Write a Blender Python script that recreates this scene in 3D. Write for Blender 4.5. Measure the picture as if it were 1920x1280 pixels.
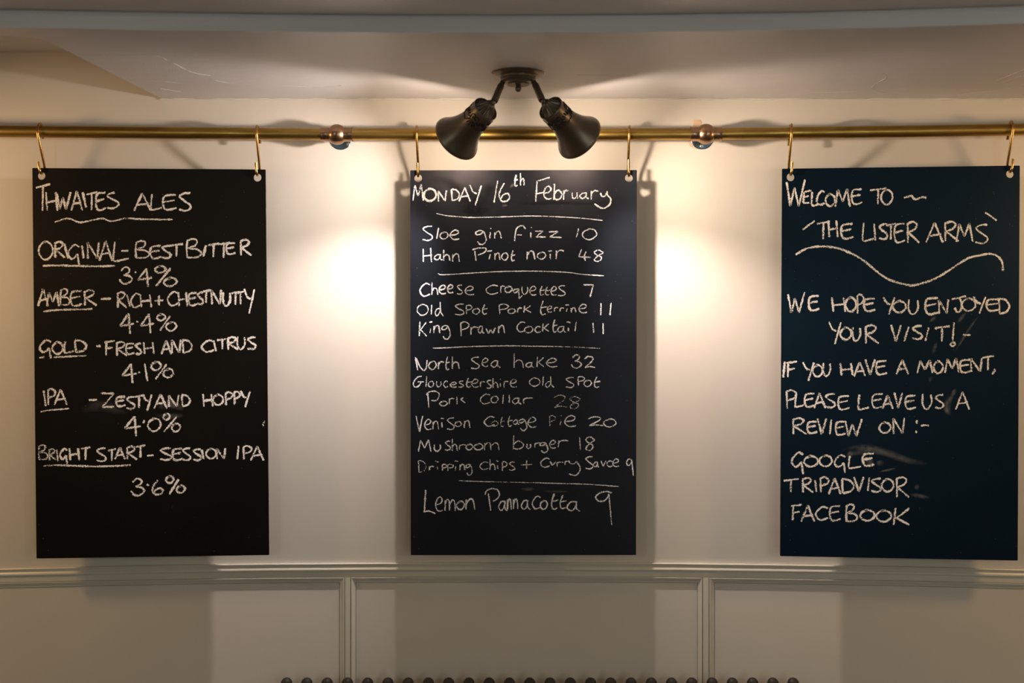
import bpy, bmesh, math, random
from mathutils import Vector, Matrix

for _o in list(bpy.data.objects):
    bpy.data.objects.remove(_o, do_unlink=True)
SC = bpy.context.scene
COL = SC.collection
RNG = random.Random(7)

# ------------------------------------------------------------------ camera
# One "unit" below is 1.2 mm.  The panelled wall is the plane y = 0, the
# camera stands 2000 units (2.4 m) in front of it, 1.65 m above the floor.
K = 0.0012
EYE = 1.65
CAMD = 2000.0
TILT = 0.012
cam_data = bpy.data.cameras.new('camera')
cam_data.sensor_width = 36.0
cam_data.lens = 37.5
cam_data.clip_start = 0.05
cam_data.dof.use_dof = True
cam_data.dof.focus_distance = CAMD * K
cam_data.dof.aperture_fstop = 2.4
cam = bpy.data.objects.new('camera', cam_data)
COL.objects.link(cam)
cam.location = (0, -CAMD * K, EYE)
cam.rotation_euler = (math.pi / 2 - TILT, 0, 0)
SC.camera = cam

# ------------------------------------------------------------------ world, daylight, exposure
SC.view_settings.view_transform = 'Standard'
SC.view_settings.look = 'None'
SC.view_settings.gamma = 1.0
SC.view_settings.use_curve_mapping = False
SC.view_settings.exposure = 0.0
world = bpy.data.worlds.new('world')
SC.world = world
world.use_nodes = True
WORLD = (.02, .02, .02)
world.node_tree.nodes['Background'].inputs[0].default_value = (*WORLD, 1)
world.node_tree.nodes['Background'].inputs[1].default_value = 1.0

def area_light(name, loc, target, sx, sy, power, color):
    d = bpy.data.lights.new(name, 'AREA')
    d.shape = 'RECTANGLE'; d.size = sx; d.size_y = sy
    d.energy = power; d.color = color
    o = bpy.data.objects.new(name, d); COL.objects.link(o)
    o.location = loc
    o.rotation_euler = (Vector(target) - Vector(loc)).to_track_quat('-Z', 'Y').to_euler()
    return o
def power_color(rgb):
    p = max(max(rgb), 1e-9)
    return p, tuple(c / p for c in rgb)
def point_light(name, loc, radius, rgb):
    d = bpy.data.lights.new(name, 'POINT')
    d.energy, d.color = power_color(rgb)
    d.shadow_soft_size = radius
    o = bpy.data.objects.new(name, d); COL.objects.link(o)
    o.location = loc
    return o
# daylight from the room's window, behind the camera and to the right; two unseen point lights added behind the camera as soft ambient fill
WINDOW = (7.2, 7.5, 7.3)
area_light('window_daylight', (1.05, -3.90, 1.35), (0.6, 0.0, 1.35), 0.9, 1.1, *power_color(WINDOW))
ROOM_FILL = (11, 11.9, 10)
point_light('room_fill_left', (-1.35, -3.0, 1.85), 0.12, ROOM_FILL)
point_light('room_fill_right', (1.5, -2.9, 1.85), 0.12, ROOM_FILL)
# the next ceiling spots along the beam, outside the picture to the left and right
SIDE_LEFT = (18.5, 11.4, 5.3)
SIDE_RIGHT = (17.2, 10.9, 5.4)
def spot_light(name, loc, target, radius, angle, blend, rgb):
    o = point_light(name, loc, radius, rgb)
    d = bpy.data.lights.new(name, 'SPOT')
    d.energy, d.color = power_color(rgb)
    d.shadow_soft_size = radius
    d.spot_size = math.radians(angle); d.spot_blend = blend
    o.data = d
    o.rotation_euler = (Vector(target) - Vector(loc)).to_track_quat('-Z', 'Y').to_euler()
    return o
spot_light('next_spot_left', (-1430 * K, -390 * K, EYE + 240 * K), (-900 * K, 0, EYE - 210 * K), 0.07, 122, 0.45, SIDE_LEFT)
spot_light('next_spot_right', (1430 * K, -390 * K, EYE + 240 * K), (900 * K, 0, EYE - 210 * K), 0.07, 122, 0.45, SIDE_RIGHT)
# the two spotlight bulbs of the ceiling fitting (used in its builder): open spill and the reflector's beam, left and right
SPILL = (1.8, 1.46, 1.14)
BEAM_L = (14.5, 12.8, 11.8)
BEAM_R = (16, 12.8, 10)
FAR_L = (39, 34.4, 33)
FAR_R = (38, 31.5, 28.4)
BEAM_ANGLE, FAR_ANGLE = 100, 66
BEAM_L_AIM, FAR_L_AIM = (-160, 560), (420, 960)
BEAM_R_AIM, FAR_R_AIM = (2080, 600), (1520, 980)

# ------------------------------------------------------------------ helpers
def U(x, y, z):
    """unit coordinates (x right, y = distance in front of the wall, z above eye) -> world"""
    return Vector((x * K, -y * K, z * K + EYE))

_F = Vector((0, math.cos(TILT), -math.sin(TILT)))
_UP = Vector((0, math.sin(TILT), math.cos(TILT)))
_R = Vector((1, 0, 0))
def px(x, y, d):
    """measured point (x, y) of the photograph lying d units in front of the wall"""
    v = _F * 2000.0 + _R * (x - 960.0) + _UP * (640.0 - y)
    t = (CAMD - d) / v.y
    return U(v.x * t, d, v.z * t)
def pz(x, y, zc):
    """measured point lying on the horizontal plane zc units above the eye"""
    v = _F * 2000.0 + _R * (x - 960.0) + _UP * (640.0 - y)
    t = zc / v.z
    return U(v.x * t, CAMD - v.y * t, zc)

def world_loc(o):
    p = Vector((0, 0, 0))
    while o is not None:
        p += o.location
        o = o.parent
    return p
def tag(o, label=None, cat=None, group=None, kind=None):
    if label: o['label'] = label
    if cat: o['category'] = cat
    if group: o['group'] = group
    if kind: o['kind'] = kind
    return o
def obj(name, bm, m, parent=None, smooth=None, origin=None):
    me = bpy.data.meshes.new(name)
    bmesh.ops.recalc_face_normals(bm, faces=bm.faces)
    o = bpy.data.objects.new(name, me)
    COL.objects.link(o)
    if parent is not None:
        o.parent = parent
        off = world_loc(parent)
    else:
        off = Vector(origin) if origin is not None else Vector((0, 0, 0))
        o.location = off
    for v in bm.verts:
        v.co -= off
    bm.to_mesh(me); bm.free()
    if m: me.materials.append(m)
    if smooth is not None:
        for p in me.polygons: p.use_smooth = True
        if smooth < 180:
            try: me.set_sharp_from_angle(angle=math.radians(smooth))
            except Exception: pass
    return o
def empty(name, loc):
    o = bpy.data.objects.new(name, None)
    o.empty_display_size = 0.05
    COL.objects.link(o); o.location = loc
    return o

def frame_of(t):
    t = t.normalized()
    a = Vector((0, 0, 1)) if abs(t.z) < 0.9 else Vector((1, 0, 0))
    u = t.cross(a).normalized()
    return u, t.cross(u).normalized()
def add_tube(bm, pts, r, seg=12, caps=True):
    pts = [Vector(p) for p in pts]
    n = len(pts)
    rs = r if isinstance(r, (list, tuple)) else [r] * n
    rings = []
    t0 = (pts[1] - pts[0]).normalized()
    u, v = frame_of(t0)
    for i, p in enumerate(pts):
        if i == 0: t = pts[1] - pts[0]
        elif i == n - 1: t = pts[-1] - pts[-2]
        else: t = (pts[i + 1] - pts[i]).normalized() + (pts[i] - pts[i - 1]).normalized()
        t = t.normalized()
        u = (u - t * u.dot(t)).normalized(); v = t.cross(u)
        rings.append([bm.verts.new(p + (u * math.cos(2 * math.pi * k / seg) + v * math.sin(2 * math.pi * k / seg)) * rs[i]) for k in range(seg)])
    for a, b in zip(rings, rings[1:]):
        for k in range(seg):
            bm.faces.new((a[k], a[(k + 1) % seg], b[(k + 1) % seg], b[k]))
    if caps:
        bm.faces.new(rings[0]); bm.faces.new(rings[-1])
def add_lathe(bm, origin, axis, prof, seg=48, flute=None, close=False):
    """prof: (radius, position along axis) in metres"""
    axis = axis.normalized(); u, v = frame_of(axis)
    rings = []
    for i, (r, h) in enumerate(prof):
        if r < 1e-6:
            rings.append([bm.verts.new(origin + axis * h)])
        else:
            ring = []
            for k in range(seg):
                a = 2 * math.pi * k / seg
                rr = r
                if flute: rr = r * (1 + flute(i, a))
                ring.append(bm.verts.new(origin + axis * h + (u * math.cos(a) + v * math.sin(a)) * rr))
            rings.append(ring)
    for a, b in zip(rings, rings[1:]):
        if len(a) == 1 and len(b) == 1: continue
        for k in range(seg):
            k2 = (k + 1) % seg
            if len(a) == 1: bm.faces.new((a[0], b[k], b[k2]))
            elif len(b) == 1: bm.faces.new((a[k], a[k2], b[0]))
            else: bm.faces.new((a[k], a[k2], b[k2], b[k]))
    if close:
        for r in (rings[0], rings[-1]):
            if len(r) > 1: bm.faces.new(r)
def spline(pts, n=10):
    """Catmull-Rom through 2-D or 3-D points"""
    P = [Vector(p) for p in pts]
    if len(P) < 3:
        return P
    out = []
    for i in range(len(P) - 1):
        p0 = P[i - 1] if i > 0 else P[i] * 2 - P[i + 1]
        p1, p2 = P[i], P[i + 1]
        p3 = P[i + 2] if i + 2 < len(P) else P[i + 1] * 2 - P[i]
        for k in range(n):
            t = k / n
            out.append(0.5 * ((2 * p1) + (p2 - p0) * t + (2 * p0 - 5 * p1 + 4 * p2 - p3) * t * t + (3 * p1 - p0 - 3 * p2 + p3) * t * t * t))
    out.append(P[-1])
    return out

# ------------------------------------------------------------------ materials
def mat(name):
    m = bpy.data.materials.new(name); m.use_nodes = True
    return m, m.node_tree.nodes, m.node_tree.links, m.node_tree.nodes['Principled BSDF']
def noise(N, L, scale, detail=3, rough=0.5, vec='Object', stretch=None):
    tc = N.new('ShaderNodeTexCoord')
    nz = N.new('ShaderNodeTexNoise')
    nz.inputs['Scale'].default_value = scale
    nz.inputs['Detail'].default_value = detail
    nz.inputs['Roughness'].default_value = rough
    if stretch:
        mp = N.new('ShaderNodeMapping'); mp.inputs['Scale'].default_value = stretch
        L.new(tc.outputs[vec], mp.inputs[0]); L.new(mp.outputs[0], nz.inputs['Vector'])
    else:
        L.new(tc.outputs[vec], nz.inputs['Vector'])
    return nz
def ramp(N, L, src, stops):
    r = N.new('ShaderNodeValToRGB')
    e = r.color_ramp.elements
    e[0].position, e[0].color = stops[0][0], stops[0][1]
    e[1].position, e[1].color = stops[-1][0], stops[-1][1]
    for p, c in stops[1:-1]:
        x = e.new(p); x.color = c
    L.new(src, r.inputs[0])
    return r
def bump(N, L, B, srcs, dist):
    bp = None
    for s, st in srcs:
        nb = N.new('ShaderNodeBump')
        nb.inputs['Strength'].default_value = st
        nb.inputs['Distance'].default_value = dist
        L.new(s, nb.inputs['Height'])
        if bp: L.new(bp.outputs[0], nb.inputs['Normal'])
        bp = nb
    L.new(bp.outputs[0], B.inputs['Normal'])
def g(*c): return (*c, 1.0)

def paint(name, c1, c2, rough=0.55, fine=0.12, broad=0.1, spec=0.35, bdist=0.004):
    m, N, L, B = mat(name)
    n1 = noise(N, L, 2.2, 4)
    r = ramp(N, L, n1.outputs[0], [(0.3, g(*c1)), (0.7, g(*c2))])
    L.new(r.outputs[0], B.inputs['Base Color'])
    B.inputs['Roughness'].default_value = rough
    B.inputs['Specular IOR Level'].default_value = spec
    n2 = noise(N, L, 240, 3); n3 = noise(N, L, 7, 3)
    bump(N, L, B, [(n3.outputs[0], broad), (n2.outputs[0], fine)], bdist)
    return m
M_WALL = paint('cream_wall_paint', (0.61, 0.553, 0.485), (0.65, 0.593, 0.525), 0.5, 0.025, 0.10)
M_TRIM = paint('cream_satin_trim_paint', (0.59, 0.545, 0.465), (0.63, 0.585, 0.50), 0.35, 0.03, 0.05, 0.5, 0.002)
M_CEIL = paint('white_ceiling_plaster', (0.58, 0.565, 0.58), (0.64, 0.62, 0.63), 0.42, 0.06, 0.3, 0.5, 0.008)
M_FILL = paint('dried_filler', (0.62, 0.57, 0.52), (0.7, 0.66, 0.6), 0.6)
M_BARE = paint('bare_old_paint', (0.60, 0.40, 0.26), (0.66, 0.45, 0.3), 0.6)
M_PANEL = paint('dark_wood_panelling', (0.018, 0.011, 0.008), (0.03, 0.018, 0.012), 0.5)
M_FLOOR = paint('dark_oak_floor', (0.10, 0.06, 0.035), (0.16, 0.10, 0.06), 0.4)

def board_mat(name, c1, c2, rough, tint, spec):
    m, N, L, B = mat(name)
    n1 = noise(N, L, 3.5, 5, 0.6)
    r = ramp(N, L, n1.outputs[0], [(0.35, g(*c1)), (0.72, g(*c2))])
    # stray specks of chalk dust
    vo = N.new('ShaderNodeTexVoronoi'); vo.inputs['Scale'].default_value = 75
    tc = N.new('ShaderNodeTexCoord'); L.new(tc.outputs['Object'], vo.inputs['Vector'])
    sp = ramp(N, L, vo.outputs['Distance'], [(0.03, g(1, 1, 1)), (0.06, g(0, 0, 0))])
    mk = ramp(N, L, noise(N, L, 11, 2).outputs[0], [(0.45, g(0, 0, 0)), (0.65, g(1, 1, 1))])
    ml = N.new('ShaderNodeMath'); ml.operation = 'MULTIPLY'
    L.new(sp.outputs[0], ml.inputs[0]); L.new(mk.outputs[0], ml.inputs[1])
    mx = N.new('ShaderNodeMix'); mx.data_type = 'RGBA'
    L.new(ml.outputs[0], mx.inputs['Factor']); L.new(r.outputs[0], mx.inputs[6])
    mx.inputs[7].default_value = g(0.28, 0.26, 0.25)
    L.new(mx.outputs[2], B.inputs['Base Color'])
    rr = ramp(N, L, noise(N, L, 5, 4).outputs[0], [(0.3, g(rough - .05, rough - .05, rough - .05)), (0.7, g(rough + .06, rough + .06, rough + .06))])
    L.new(rr.outputs[0], B.inputs['Roughness'])
    B.inputs['Specular IOR Level'].default_value = spec
    B.inputs['Specular Tint'].default_value = g(*tint)
    n2 = noise(N, L, 900, 2)
    bump(N, L, B, [(n2.outputs[0], 0.35)], 0.0006)
    return m
M_BOARD = {
    'ale': board_mat('black_chalkboard_brown_tinge', (0.0022, 0.0019, 0.0017), (0.0045, 0.0037, 0.003), 0.40, (1, 0.85, 0.75), 0.16),
    'menu': board_mat('black_chalkboard_blue_tinge', (0.0008, 0.0024, 0.0044), (0.0014, 0.0048, 0.0085), 0.46, (0.82, 0.76, 0.88), 0.34),
    'welcome': board_mat('blue_black_chalkboard', (0.0012, 0.0030, 0.0056), (0.0018, 0.0058, 0.0100), 0.42, (0.28, 0.6, 1.0), 0.24),
}
def chalk_mat(name, col, soft=False):
    """chalk: grainy, thins out to the stroke's edge (u) and where little was pressed on (v)"""
    m, N, L, B = mat(name)
    B.inputs['Base Color'].default_value = g(*col)
    B.inputs['Roughness'].default_value = 0.95
    B.inputs['Specular IOR Level'].default_value = 0.1
    out = N['Material Output']
    tr = N.new('ShaderNodeBsdfTransparent')
    mx = N.new('ShaderNodeMixShader')
    uv = N.new('ShaderNodeUVMap'); uv.uv_map = 'stroke'
    sp = N.new('ShaderNodeSeparateXYZ'); L.new(uv.outputs[0], sp.inputs[0])
    def math_(op, a, b=None, clamp=False):
        n = N.new('ShaderNodeMath'); n.operation = op; n.use_clamp = clamp
        for i, s in enumerate((a, b)):
            if s is None: continue
            if isinstance(s, (int, float)): n.inputs[i].default_value = s
            else: L.new(s, n.inputs[i])
        return n.outputs[0]
    e = math_('ABSOLUTE', math_('SUBTRACT', math_('MULTIPLY', sp.outputs[0], 2.0), 1.0))
    e = math_('POWER', e, 2.2 if not soft else 1.2)
    if soft:
        nz = noise(N, L, 90, 5, 0.7)
        a = math_('MULTIPLY', math_('SUBTRACT', 1.0, e, True), math_('MULTIPLY', sp.outputs[1], math_('SUBTRACT', math_('MULTIPLY', nz.outputs[0], 2.6), 0.75, True)), True)
    else:
        nz = noise(N, L, 520, 2, 0.6)
        lvl = math_('SUBTRACT', math_('MULTIPLY', sp.outputs[1], 0.58), math_('MULTIPLY', e, 0.26))
        a = math_('MULTIPLY', math_('SUBTRACT', math_('ADD', lvl, 0.095), nz.outputs[0]), 9.0, True)
    L.new(a, mx.inputs[0]); L.new(tr.outputs[0], mx.inputs[1]); L.new(B.outputs[0], mx.inputs[2])
    L.new(mx.outputs[0], out.inputs[0])
    return m
M_CHALK = chalk_mat('white_chalk', (0.94, 0.88, 0.84))
M_CHALK_MENU = chalk_mat('cool_white_chalk', (0.90, 0.88, 0.91))
M_SMUDGE = chalk_mat('smeared_chalk_dust', (0.55, 0.52, 0.5), soft=True)
M_WIPED = chalk_mat('matt_wiped_patch', (0.012, 0.010, 0.010), soft=True)

def metal(name, c1, c2, rough, nscale=18, metallic=1.0, stretch=None, b=0.03):
    m, N, L, B = mat(name)
    n1 = noise(N, L, nscale, 5, 0.6, stretch=stretch)
    r = ramp(N, L, n1.outputs[0], [(0.35, g(*c1)), (0.7, g(*c2))])
    L.new(r.outputs[0], B.inputs['Base Color'])
    B.inputs['Metallic'].default_value = metallic
    rr = ramp(N, L, n1.outputs[0], [(0.3, g(rough + .08, rough + .08, rough + .08)), (0.75, g(rough, rough, rough))])
    L.new(rr.outputs[0], B.inputs['Roughness'])
    n2 = noise(N, L, 400, 2)
    bump(N, L, B, [(n2.outputs[0], b)], 0.001)
    return m
M_RAIL = metal('aged_brass_tube', (0.30, 0.175, 0.040), (0.46, 0.30, 0.085), 0.32, 14, stretch=(1, 6, 6), b=0.05)
M_BALL = metal('burnished_brass_joint', (0.28, 0.165, 0.095), (0.40, 0.25, 0.15), 0.24, 9)
M_HOOK = metal('brass_wire', (0.36, 0.20, 0.06), (0.50, 0.31, 0.11), 0.22, 30)
M_PLATE = metal('blue_tinted_steel', (0.12, 0.22, 0.36), (0.2, 0.32, 0.46), 0.25, 20)
M_SCREW = metal('bright_steel', (0.6, 0.58, 0.5), (0.7, 0.68, 0.6), 0.3)
M_BRONZE = metal('dark_bronze_lacquer', (0.112, 0.090, 0.068), (0.155, 0.125, 0.095), 0.32, 12, 0.7, b=0.02)
M_ORN = metal('blackened_relief', (0.008, 0.006, 0.005), (0.016, 0.012, 0.009), 0.55, 30, 0.3)
M_RAD = metal('dark_radiator_iron', (0.010, 0.008, 0.005), (0.018, 0.013, 0.008), 0.55, 10, 0.1)
M_INNER = paint('pale_shade_lining', (0.6, 0.55, 0.48), (0.65, 0.6, 0.52), 0.4)
def bulb_mat():
    m, N, L, B = mat('lit_bulb_glass')
    n = noise(N, L, 40)
    r = ramp(N, L, n.outputs[0], [(0.3, g(1, .80, .55)), (0.7, g(1, .84, .6))])
    L.new(r.outputs[0], B.inputs['Base Color'])
    L.new(r.outputs[0], B.inputs['Emission Color'])
    B.inputs['Emission Strength'].default_value = 6.0
    return m
M_BULB = bulb_mat()

# ------------------------------------------------------------------ setting: wall, ceiling, floor
def interp(tab, x):
    if x <= tab[0][0]: return tab[0][1] + (x - tab[0][0]) * (tab[1][1] - tab[0][1]) / (tab[1][0] - tab[0][0])
    for (a, ya), (b, yb) in zip(tab, tab[1:]):
        if x <= b:
            t = (x - a) / (b - a)
            return ya + (yb - ya) * t
    (a, ya), (b, yb) = tab[-2], tab[-1]
    return yb + (x - b) * (yb - ya) / (b - a)

CEIL_Z = 430.0      # underside of the boxed-in beam
MAIN_Z = 452.0      # room ceiling in front of it
NOOK_Z = 517.0      # higher ceiling of the nook at the left end
FLOOR_Z = -EYE / K
X0, X1 = -1700.0, 1700.0
ROOM_D = 3300.0

bm = bmesh.new()
vs = [bm.verts.new(p) for p in (U(X0, 0, FLOOR_Z), U(X1, 0, FLOOR_Z), U(X1, 0, NOOK_Z + 20), U(X0, 0, NOOK_Z + 20))]
f = bm.faces.new(vs)
ex = bmesh.ops.extrude_face_region(bm, geom=[f])
for v in ex['geom']:
    if isinstance(v, bmesh.types.BMVert): v.co.y += 0.1
wall = tag(obj('wall_back', bm, M_WALL), kind='structure')
def slab(name, a, b, m):
    bm = bmesh.new()
    bmesh.ops.create_cube(bm, size=1)
    for v in bm.verts:
        v.co = Vector((a[i] + (b[i] - a[i]) * (v.co[i] + .5) for i in range(3)))
    return tag(obj(name, bm, m), kind='structure')
A = U(X0, ROOM_D, FLOOR_Z); Bq = U(X1, 0, FLOOR_Z)
slab('floor', (A.x, A.y, -0.1), (Bq.x, 0.1, 0.0), M_FLOOR)
slab('wall_left', (A.x - .1, A.y, -0.1), (A.x, 0.1, EYE + 540 * K), M_WALL)
slab('wall_right', (Bq.x, A.y, -0.1), (Bq.x + .1, 0.1, EYE + 540 * K), M_WALL)

slab('wall_front', (A.x, A.y - 0.1, 0.0), (Bq.x, A.y, EYE + 540 * K), M_PANEL)
bm = bmesh.new()
for cx, cz, sx, sz in ((1.05, 1.93, 1.0, 0.05), (1.05, 0.77, 1.0, 0.05), (0.575, 1.35, 0.05, 1.11), (1.525, 1.35, 0.05, 1.11)):
    r = bmesh.ops.create_cube(bm, size=1)
    for v in r['verts']: v.co = Vector((cx + v.co.x * sx, A.y + 0.02 + v.co.y * 0.04, cz + v.co.z * sz))
tag(obj('window_1', bm, M_TRIM), kind='structure')

# ceiling: boxed beam along the wall, its step up to the room ceiling with a shadow groove, nook at the left
front_edge = [(-500, 42), (-150, 47), (0, 51), (240, 56), (480, 59), (720, 61), (960, 61.5), (1200, 60), (1500, 56), (1720, 50), (1920, 44), (2100, 38), (2450, 26)]
groove_y = [(-500, 8), (0, 20.5), (240, 25), (480, 29), (720, 31.5), (960, 32.5), (1200, 31), (1500, 27.5), (1720, 21.5), (1920, 14.5), (2450, -3)]
bm = bmesh.new()
def quad(*p): bm.faces.new([bm.verts.new(Vector(q)) for q in p])
fe = [pz(x, y, CEIL_Z) for x, y in front_edge]
nk_wall = pz(305, 186, CEIL_Z); nk_wall.y = 0
nk_front = pz(75, 70, CEIL_Z)
nk_left = pz(-30, 66, CEIL_Z)
fe[0].x = min(fe[0].x, U(X0, 0, 0).x); fe[-1].x = max(fe[-1].x, U(X1, 0, 0).x)
nk_far = Vector((fe[0].x, nk_left.y, nk_left.z))
# underside as columns of quads from the wall (or the nook's edge) to the front edge
def back_of(x):
    """y of the underside's rear edge at world x"""
    if x >= nk_wall.x: return 0.0
    if x >= nk_front.x:
        t = (x - nk_front.x) / (nk_wall.x - nk_front.x)
        return nk_front.y * (1 - t)
    t = min(1, (nk_front.x - x) / (nk_front.x - nk_left.x))
    return nk_front.y + (nk_left.y - nk_front.y) * t
def fe_y(x):
    for a, b in zip(fe, fe[1:]):
        if x <= b.x: return a.y + (b.y - a.y) * (x - a.x) / (b.x - a.x)
    return fe[-1].y
xs = sorted(set([p.x for p in fe] + [nk_wall.x, nk_front.x, nk_left.x] + [fe[0].x + (fe[-1].x - fe[0].x) * k / 60 for k in range(61)]))
zc = EYE + CEIL_Z * K
rows = []
for x in xs:
    yb, yf = back_of(x), fe_y(x)
    rows.append([Vector((x, yb + (yf - yb) * k / 8, zc)) for k in range(9)])
grid = [[bm.verts.new(p) for p in r] for r in rows]
for a, b in zip(grid, grid[1:]):
    for k in range(8):
        bm.faces.new((a[k], b[k], b[k + 1], a[k + 1]))
# front face of the beam up to the groove, groove, room ceiling
zm = EYE + MAIN_Z * K
def gr_at(x):
    pxx = 960 + x / K * 2000 / (CAMD - 455)
    return pz(pxx, interp(groove_y, pxx), MAIN_Z - 1)
top = []
for x in xs:
    yf = fe_y(x)
    gp = gr_at(x)
    # front face leans very slightly so that it meets the ceiling where it was measured
    a = Vector((x, yf, zc)); b = Vector((x, min(yf - 0.001, gp.y + 0.006), zm - 0.004))
    top.append((a, b, Vector((x, b.y + 0.001, zm + 0.018)), Vector((x, b.y - 0.017, zm + 0.018)), Vector((x, b.y - 0.0175, zm)), Vector((x, -ROOM_D * K, zm))))
gv = [[bm.verts.new(p) for p in t] for t in top]
for a, b in zip(gv, gv[1:]):
    for k in range(5):
        bm.faces.new((a[k], b[k], b[k + 1], a[k + 1]))
# nook: side face, beam's rear face, raised ceiling
zn = EYE + NOOK_Z * K
side = [nk_wall, nk_front]
quad(nk_wall, nk_front, nk_front + Vector((0, 0, zn - zc)), nk_wall + Vector((0, 0, zn - zc)))
quad(nk_front, nk_left, nk_left + Vector((0, 0, zn - zc)), nk_front + Vector((0, 0, zn - zc)))
quad(nk_left, nk_far, nk_far + Vector((0, 0, zn - zc)), nk_left + Vector((0, 0, zn - zc)))
quad(Vector((nk_far.x, 0, zn)), Vector((nk_wall.x, 0, zn)), nk_front + Vector((0, 0, zn - zc)), Vector((nk_far.x, nk_left.y, zn)))
# closing slab above, so that no light falls in
quad(*(Vector((x, y, zn + .02)) for x, y in ((fe[0].x, .1), (fe[-1].x, .1), (fe[-1].x, -ROOM_D * K), (fe[0].x, -ROOM_D * K))))
tag(obj('ceiling', bm, M_CEIL), kind='structure')

# lumpy filler along the wall/ceiling joint and old paint ridges on the plaster
def wobble(pts, n, amp):
    s = spline(pts, n)
    return [p + Vector((0, 0, 0)) + Vector((RNG.uniform(-amp, amp), 0, RNG.uniform(-amp, amp))) for p in s]
bm = bmesh.new()
pts = []
x = 300
while x < 2300:
    y = interp([(300, 186), (480, 187.5), (960, 187), (1440, 184.5), (1700, 182), (1920, 178.5), (2300, 172)], x)
    pts.append(U((x - 960), 1.2 + RNG.uniform(-.6, .6), CEIL_Z - 0.8 + RNG.uniform(-0.5, .3)))
    x += RNG.uniform(5, 14)
add_tube(bm, pts, [(0.7 + RNG.random() * 1.1 + (1.2 if RNG.random() < .12 else 0)) * K for _ in pts], 6)
tag(obj('trim_1', bm, M_FILL, smooth=60), kind='structure')
bm = bmesh.new()
ridges = [[(140, 102), (220, 103), (290, 104), (322, 117), (360, 135), (395, 142)], [(243, 151), (290, 151), (340, 156)], [(302, 166), (340, 172)],
          [(400, 150), (430, 155), (470, 157)], [(1520, 173), (1560, 173), (1602, 171.5)], [(1652, 168.5), (1680, 167.5), (1700, 166.5)],
          [(1655, 137), (1662, 145), (1640, 158), (1636, 166), (1650, 172), (1685, 178)], [(1795, 178), (1840, 172), (1880, 168), (1920, 158)],
          [(1870, 150), (1895, 140), (1920, 130)], [(1880, 155), (1900, 147), (1920, 141)], [(1080, 140), (1160, 143), (1240, 150)], [(520, 160), (600, 163), (640, 160)]]
for rd in ridges:
    P3 = [pz(x, y, CEIL_Z) for x, y in rd]
    P3 = wobble(P3, 8, 0.0004)
    add_tube(bm, P3, [K * (0.15 + RNG.random() * .42) for _ in P3], 5)
tag(obj('trim_2', bm, M_CEIL, smooth=60), kind='structure')

# bare patch of old paint round the right-hand bracket
bm = bmesh.new()
for poly in ([(1301, 225), (1304, 224), (1314, 224.5), (1316, 233), (1322, 240), (1299, 243)], [(1290, 264), (1294, 275), (1306, 279.5), (1322, 279), (1328, 273), (1315, 262)]):
    vs = [bm.verts.new(px(x, y, 0.35)) for x, y in poly]
    f = bm.faces.new(vs)
    ex = bmesh.ops.extrude_face_region(bm, geom=[f])
    for v in ex['geom']:
        if isinstance(v, bmesh.types.BMVert): v.co.y += 0.35 * K
o = obj('bare_patch', bm, M_BARE, wall)

# dado rail and panel mouldings; the measured lines sag a little at both ends
dado_off = [(-700, 34), (0, 10.5), (240, 5.5), (480, 1.5), (700, 0), (960, -0.5), (1250, 0), (1440, 2.5), (1680, 6.5), (1920, 12), (2600, 30)]
def extrude_profile(bm, prof, x0, x1, step=40):
    xs = []
    x = x0
    while x < x1: xs.append(x); x += step
    xs.append(x1)
    rows = [[bm.verts.new(px(x, y + interp(dado_off, x), d)) for y, d in prof] for x in xs]
    for a, b in zip(rows, rows[1:]):
        for k in range(len(prof) - 1):
            bm.faces.new((a[k], b[k], b[k + 1], a[k + 1]))
    for r in (rows[0], rows[-1]): bm.faces.new(r)
bm = bmesh.new()
prof = [(1054.5, 0), (1054.5, 3), (1055.5, 5.6), (1057, 6.6), (1059, 6.2), (1061, 4.6), (1063, 4.6), (1065, 6.0), (1066.8, 7.0), (1068.6, 7.0), (1069.8, 6.2), (1070.2, 4.2), (1081, 4.2), (1081, 0)]
extrude_profile(bm, prof, -700, 2600)
tag(obj('trim_3', bm, M_TRIM, smooth=35), kind='structure')
# stiles between the panels
bm = bmesh.new()
for xa, xb in ((647.0, 657.0), (1318.0, 1329.0)):
    yt, yb = 1080.5, 1700.0
    a = [px(xa, yt + interp(dado_off, xa), 4.1), px(xb, yt + interp(dado_off, xb), 4.1), px(xb, yb, 4.1), px(xa, yb, 4.1)]
    f = bm.faces.new([bm.verts.new(p) for p in a])
    ex = bmesh.ops.extrude_face_region(bm, geom=[f])
    for v in ex['geom']:
        if isinstance(v, bmesh.types.BMVert): v.co.y = 0.0
tag(obj('trim_4', bm, M_TRIM), kind='structure')
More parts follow.
